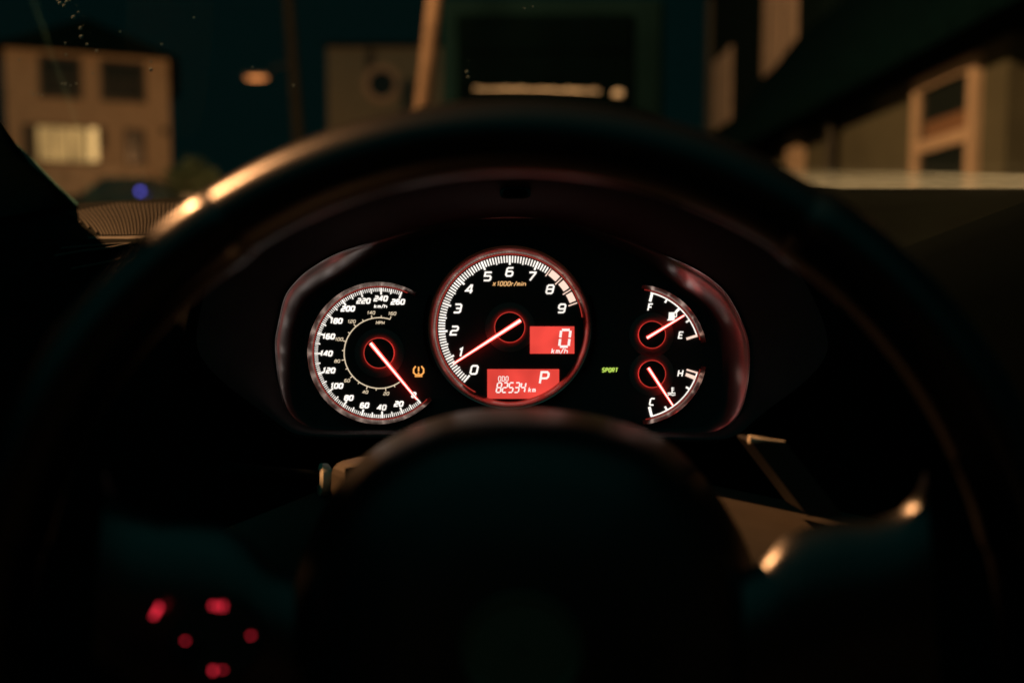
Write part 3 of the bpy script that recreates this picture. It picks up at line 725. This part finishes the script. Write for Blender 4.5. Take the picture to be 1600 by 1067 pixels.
# column cover
CO = L(805, 900, .44)
cc = G(); pts = [(517,765),(519,724),(560,714),(640,706),(805,702),(970,706),(1050,716),(1085,735),(1090,800),(1060,960),(560,960)]
rows = [[L(x, y, d) - CO for x, y in pts] for d in (.54, .46)]; cc.grid(rows, 0, True)
cc.grid([[L(x, y, .46) - CO for x, y in pts], [L(805 + (x-805)*.93, 830 + (y-830)*.93, .44) - CO for x, y in pts]], 0, True); cc.poly([L(805 + (x-805)*.93, 830 + (y-830)*.93, .44) - CO for x, y in pts])
co = thing('column_cover', 'brown lit plastic shroud of the steering column behind the wheel hub', 'column cover', CO, camframe=True)
obj('shroud', cc, M['trim'], co, bevel=.005)
# indicator stalk on the left with its lit collar
SB = L(520, 748, .50)
sk = thing('indicator_stalk', 'black indicator stalk with a bright lamplit collar left of the steering column', 'stalk', SB, camframe=True)
def A(px, py, d): return L(px, py, d) - SB
obj('lever', G().tube([A(540, 748, .5), A(470, 745, .49), A(420, 742, .48), A(360, 738, .47), A(340, 737, .467)], [.0040,.0042,.0046,.0052,.003], 14), M['plastic'], sk, smooth=60)
g = G().tube([A(513, 749, .497), A(510.5, 749, .4965), A(500, 749, .495), A(498, 749, .4948)], [.0074,.0088,.0088,.0072], 24); obj('collar', g, M['chrome'], sk, smooth=50)

# ------------------------------------------------------------------ steering wheel
WD = .285; WC = L(805, 1030, WD); TILT = math.radians(3)
sw = thing('steering_wheel', 'black leather steering wheel in front of the gauges', 'steering wheel', WC, camframe=True)
RW = .1655; SF = F / WD
def wl_(x, y, z): return Vector((x, y*math.cos(TILT) + z*math.sin(TILT), -y*math.sin(TILT) + z*math.cos(TILT)))
def wp(px, py, z=0.0):   # photograph pixel in the wheel's plane, raised by z towards the driver
    return L(px, py, WD - z) - WC
def rim(a0, a1, ra, rb, n, ends=True, grow=None):
    g = G(); rows = []; nn = 28
    for i in range(n + 1):
        a = math.radians(a0 + (a1-a0)*i/n); k = 1
        if grow: k = min(1, .93 + .07*min(i, n-i)/1.5) if min(i, n-i) < 2 else 1
        rows.append([wl_((RW + ra*k*math.cos(t))*math.sin(a), (RW + ra*k*math.cos(t))*math.cos(a), rb*k*math.sin(t)) for t in [2*math.pi*j/nn for j in range(nn)]])
    g.grid(rows, 0, True)
    if ends: g.poly(rows[0]); g.poly(rows[-1][::-1])
    return g
obj('rim', rim(0, 360, .0116, .0150, 180, False), M['leather'], sw, smooth=180)
for a0, a1 in ((-78, -33), (33, 78)): obj('grip', rim(a0, a1, .0127, .0162, 44, True, True), M['grip'], sw, smooth=60)
# airbag hub: outline with a broad rounded shoulder and a domed face
HO = [(440,1075),(446,990),(462,900),(486,830),(522,766),(575,708),(650,664),(725,643),(805,637),(885,642),(960,656),(1040,688),(1100,745),(1144,808),(1174,870),(1192,950),(1197,1075),(1185,1210),(1130,1330),(1000,1400),(805,1420),(610,1400),(490,1330),(452,1210)]
HC = Vector((808, 1030))
hs_ = [(p.x, p.y) for p in crom([(x, y, 0) for x, y in HO], 5)]
def hring(k, z, dy=0): return [wp(HC.x + (x-HC.x)*k, HC.y + (y-HC.y)*k + dy, z) for x, y in hs_]
g = G().grid([hring(.97, -.075), hring(1.0, -.060), hring(.985, -.040), hring(.965, -.020), hring(.935, -.004), hring(.905, .004), hring(.85, .0095), hring(.7, .014), hring(.4, .0172), hring(.12, .018)], 0, True)
g.poly(hring(.12, .018))
hb = obj('airbag_cover', g, M['hub'], sw, smooth=180)
ec = wp(815, 1012, .0178); n = 40
g = G(); e0 = wp(815, 1012, .0172)
rg = lambda r, z: [e0 + wl_(r*math.cos(2*math.pi*i/n), r*math.sin(2*math.pi*i/n)*.92, z) for i in range(n)]
g.grid([rg(.0176, 0), rg(.0180, .002), rg(.0172, .0028), rg(.0158, .0022), rg(.0150, .0013), rg(.001, .0016)], 0, True)
obj('emblem', g, mat('emblem_metal', (.085,.06,.03), .6, .2), hb, smooth=40)
# spokes
def spoke(s):
    X = lambda x: 805 + s*(x - 805)
    top_ = [(1150,900),(1196,872),(1225,838),(1262,822),(1310,813),(1360,812),(1405,798),(1432,770),(1446,735)]
    bot = [(1150,1200),(1196,1190),(1235,1180),(1290,1160),(1340,1140),(1380,1120),(1420,1110),(1450,1120),(1475,1150)]
    rows = []
    for k in range(13):
        t = k / 12; bul = math.sin(math.pi * t)
        rows.append([wp(X(a[0] + (b[0]-a[0])*t), a[1] + (b[1]-a[1])*t, -.008 + .0105*bul**.5) for a, b in zip(top_, bot)])
    back = [[wp(X(a[0] + (b[0]-a[0])*t), a[1] + (b[1]-a[1])*t, -.022) for a, b in zip(top_, bot)] for t in (1, .5, 0)]
    rows = rows + back + [rows[0]]
    return G().grid(rows)
for s in (-1, 1):
    spk = obj('spoke', spoke(s), M['grip'], sw, smooth=180)
    if s < 0:
        # control pad with red backlit marks
        n = 36
        g = G(); rr = lambda k, z: [wp(338 + 74*k*math.cos(2*math.pi*i/n), 997 + 66*k*math.sin(2*math.pi*i/n), z) for i in range(n)]
        g.grid([rr(1.02,-.012), rr(1.0,.0035), rr(.95,.0045), rr(.01,.0045)], 0, True)
        pad = obj('control_pad', g, M['cap'], spk, smooth=40)
        # (deeper marks stay on the pad's own mesh below)
        g = G()
        def mark(pts, t, z=.0049): 
            q = [wp(x, y, z) for x, y in pts]
            for a, b in zip(q, q[1:]):
                d = (b-a).normalized(); nn = Vector((-d.y, d.x, 0)) * t/2
                g.poly([a-nn, b-nn, b+nn, a+nn])
        k = .00022
        mark([(239,964),(250,946)], 5*k, .0060); mark([(241,959),(249,944)], 3*k, .0062)
        mark([(330,946),(335,946)], 7*k); mark([(341,943),(341,951)], 4*k); mark([(349,942),(349,952)], 3.4*k)
        mark([(287,1000),(292,1001)], 3.2*k); mark([(389,993),(395,992)], 3*k)
        mark([(330,1047),(336,1047)], 6.5*k); mark([(345,1046),(351,1046)], 2.6*k)
        obj('button_light', g, M['button'], spk)

# ------------------------------------------------------------------ car shell: pillar and windshield
BB = L(60, 340, .72)
cb = thing('car_shell', 'dark windshield pillar and dusty windshield glass of the car', 'car body', BB, camframe=True)
def B(px, py, d): return L(px, py, d) - BB
g = G(); rows = []
edge = [(camw(L(146,340,.79)), .20), (camw(L(128,324,.76)), .20), (camw(L(88,287,.72)), .19), (camw(L(45,243,.68)), .17), (camw(L(0,203,.64)), .12),
        (Vector((-.362,.60,.985)), .06), (Vector((-.366,.555,1.022)), .030), (Vector((-.37,.45,1.095)), .06), (Vector((-.375,.345,1.165)), .09), (Vector((-.38,.25,1.20)), .10), (Vector((-.40,.10,1.23)), .10)]
for e_, dz in edge:
    rows.append([RC.transposed() @ (e_ + Vector(q) - CAM) - BB for q in ((.004,.03,-.02), (0,0,0), (-.006,-.006,-.004), (-.028,-.014,-dz*.25), (-.045,-.012,-dz*.8), (-.045,0,-dz), (-.02,.03,-dz))])
g.grid(rows)
obj('windshield_pillar', g, M['pillar'], cb, smooth=180)
def inner(p): return RC.transposed() @ (Vector(p) - CAM) - BB
def slab(a, b):
    g = G().box(a, b); g.v = [tuple(inner(v)) for v in g.v]; return g
cabin_m = mat('cabin_trim', (.006,.008,.007), .8, 0, .1, .2, 20)
obj('door', slab((-.56,-.75,.22), (-.47,.62,.93)), cabin_m, cb, bevel=.02)
obj('door', slab((.98,-.75,.22), (1.07,.62,.93)), cabin_m, cb, bevel=.02)
obj('floor_pan', slab((-.46,-.95,.18), (.97,.95,.22)), cabin_m, cb)
obj('rear_bulkhead', slab((-.46,-1.0,.225), (.97,-.96,1.0)), cabin_m, cb)
obj('firewall', slab((-.46,.80,.225), (.97,.84,.86)), cabin_m, cb)
glass = bpy.data.materials.new('windshield_glass'); glass.use_nodes = True; t = glass.node_tree; t.nodes.remove(t.nodes['Principled BSDF'])
tr_ = t.nodes.new('ShaderNodeBsdfTransparent'); tr_.inputs[0].default_value = (.93,.97,.95,1); gl = t.nodes.new('ShaderNodeBsdfGlossy'); gl.inputs['Roughness'].default_value = .03
mx = t.nodes.new('ShaderNodeMixShader'); mx.inputs[0].default_value = .035
# uneven wiper smears and dust, tinted teal as a painted veil of stray light
dz_ = t.nodes.new('ShaderNodeBsdfDiffuse'); dz_.inputs[0].default_value = (.28,.62,.62,1); m2 = t.nodes.new('ShaderNodeMixShader')
gco = t.nodes.new('ShaderNodeTexCoord'); gmp = t.nodes.new('ShaderNodeMapping'); gmp.inputs['Scale'].default_value = (1, 3.5, 3.5); gmp.inputs['Rotation'].default_value = (0, 0, .5)
gn = t.nodes.new('ShaderNodeTexNoise'); gn.inputs['Scale'].default_value = 5; gn.inputs['Detail'].default_value = 6
gm = t.nodes.new('ShaderNodeMapRange'); gm.inputs['From Min'].default_value = .35; gm.inputs['From Max'].default_value = .75; gm.inputs['To Min'].default_value = 0; gm.inputs['To Max'].default_value = .016
t.links.new(gco.outputs['Object'], gmp.inputs['Vector']); t.links.new(gmp.outputs[0], gn.inputs['Vector']); t.links.new(gn.outputs['Fac'], gm.inputs['Value']); t.links.new(gm.outputs[0], m2.inputs[0])
t.links.new(tr_.outputs[0], mx.inputs[1]); t.links.new(gl.outputs[0], mx.inputs[2]); t.links.new(mx.outputs[0], m2.inputs[1]); t.links.new(dz_.outputs[0], m2.inputs[2]); t.links.new(m2.outputs[0], t.nodes['Material Output'].inputs['Surface'])
def wsd(py): return .775 - (300 - py) * .0005         # depth of the glass at a given height
rows = [[B(x, y, wsd(y) - .01*((x-800)/900)**2) for x in (-260, -60, 200, 500, 800, 1100, 1400, 1660, 1860)] for y in (326, 240, 150, 50, -60, -180)]
ws = obj('windshield', G().grid(smooth_rows(rows, 2)), glass, cb, smooth=180)
film = bpy.data.materials.new('glare_film'); film.use_nodes = True; t = film.node_tree; t.nodes.remove(t.nodes['Principled BSDF'])  # glare along the foot of the glass, painted as a pale fading film
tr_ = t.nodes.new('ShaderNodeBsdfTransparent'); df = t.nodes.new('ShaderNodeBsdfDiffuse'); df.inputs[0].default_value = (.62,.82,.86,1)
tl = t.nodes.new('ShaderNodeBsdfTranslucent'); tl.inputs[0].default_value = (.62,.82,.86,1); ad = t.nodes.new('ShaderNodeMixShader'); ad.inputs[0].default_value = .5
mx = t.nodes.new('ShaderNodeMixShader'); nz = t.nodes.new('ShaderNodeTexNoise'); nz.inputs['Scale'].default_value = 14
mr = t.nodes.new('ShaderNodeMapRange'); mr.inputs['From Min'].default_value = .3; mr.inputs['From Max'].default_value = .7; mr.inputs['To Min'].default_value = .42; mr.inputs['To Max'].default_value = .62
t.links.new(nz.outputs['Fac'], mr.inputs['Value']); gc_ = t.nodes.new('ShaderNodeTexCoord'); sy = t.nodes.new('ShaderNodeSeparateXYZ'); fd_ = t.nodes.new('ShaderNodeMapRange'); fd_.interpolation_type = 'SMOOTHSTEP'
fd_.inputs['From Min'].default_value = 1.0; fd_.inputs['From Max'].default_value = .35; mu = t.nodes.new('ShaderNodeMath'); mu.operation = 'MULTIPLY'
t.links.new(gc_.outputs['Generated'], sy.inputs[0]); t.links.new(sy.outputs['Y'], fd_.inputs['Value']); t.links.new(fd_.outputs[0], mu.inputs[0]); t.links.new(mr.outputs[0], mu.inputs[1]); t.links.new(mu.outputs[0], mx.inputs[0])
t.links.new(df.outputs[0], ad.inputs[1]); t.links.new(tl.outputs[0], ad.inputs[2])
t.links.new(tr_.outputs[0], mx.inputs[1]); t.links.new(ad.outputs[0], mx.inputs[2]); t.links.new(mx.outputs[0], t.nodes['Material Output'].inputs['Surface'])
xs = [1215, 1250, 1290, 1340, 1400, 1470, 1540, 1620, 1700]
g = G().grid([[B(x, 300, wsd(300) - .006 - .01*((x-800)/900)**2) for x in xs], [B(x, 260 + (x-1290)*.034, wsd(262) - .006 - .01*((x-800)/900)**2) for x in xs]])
obj('glare_band', g, film, ws)
g = G()
spk = [(94,6,2.4),(100,10,2),(104,4,2),(115,28,2.4),(126,45,2),(127,58,2.2),(136,70,1.6),(123,20,1.3),(151,80,1.8),(103,86,1.4),(102,68,1.2),(253,70,1.5),(188,50,1.2),(236,109,2.2),(236,97,1.3),(145,115,1.2),(102,132,1.8),(110,134,1.2),(97,131,1.2),(119,131,1.2),(52,148,1.2),(60,147,1.0),(49,143,.9),(66,149,1.0),(395,105,1.2),(303,28,1.2),(459,134,1.4),(730,113,2.0),(732,121,1.6),(30,94,1.2),(820,14,1.2),(833,11,1.0),(90,2,1.6),(110,1,1.4),(700,200,1.0)]
for x, y, r in spk:
    cpt = B(x, y, wsd(y) - .008 - .01*((x-800)/900)**2); rr = r * .9 / F
    g.lathe((0,0), [(.0,.4),(.7,.3),(1,0),(.7,-.3),(.0,-.4)], 7)
    g.v[-35:] = [tuple(cpt + Vector((a*rr, b*rr, c*rr))) for a, b, c in g.v[-35:]]
sp_o = obj('dust_specks', g, mat('dust_grey', (.22,.30,.30), .9), ws); sp_o['kind'] = 'stuff'
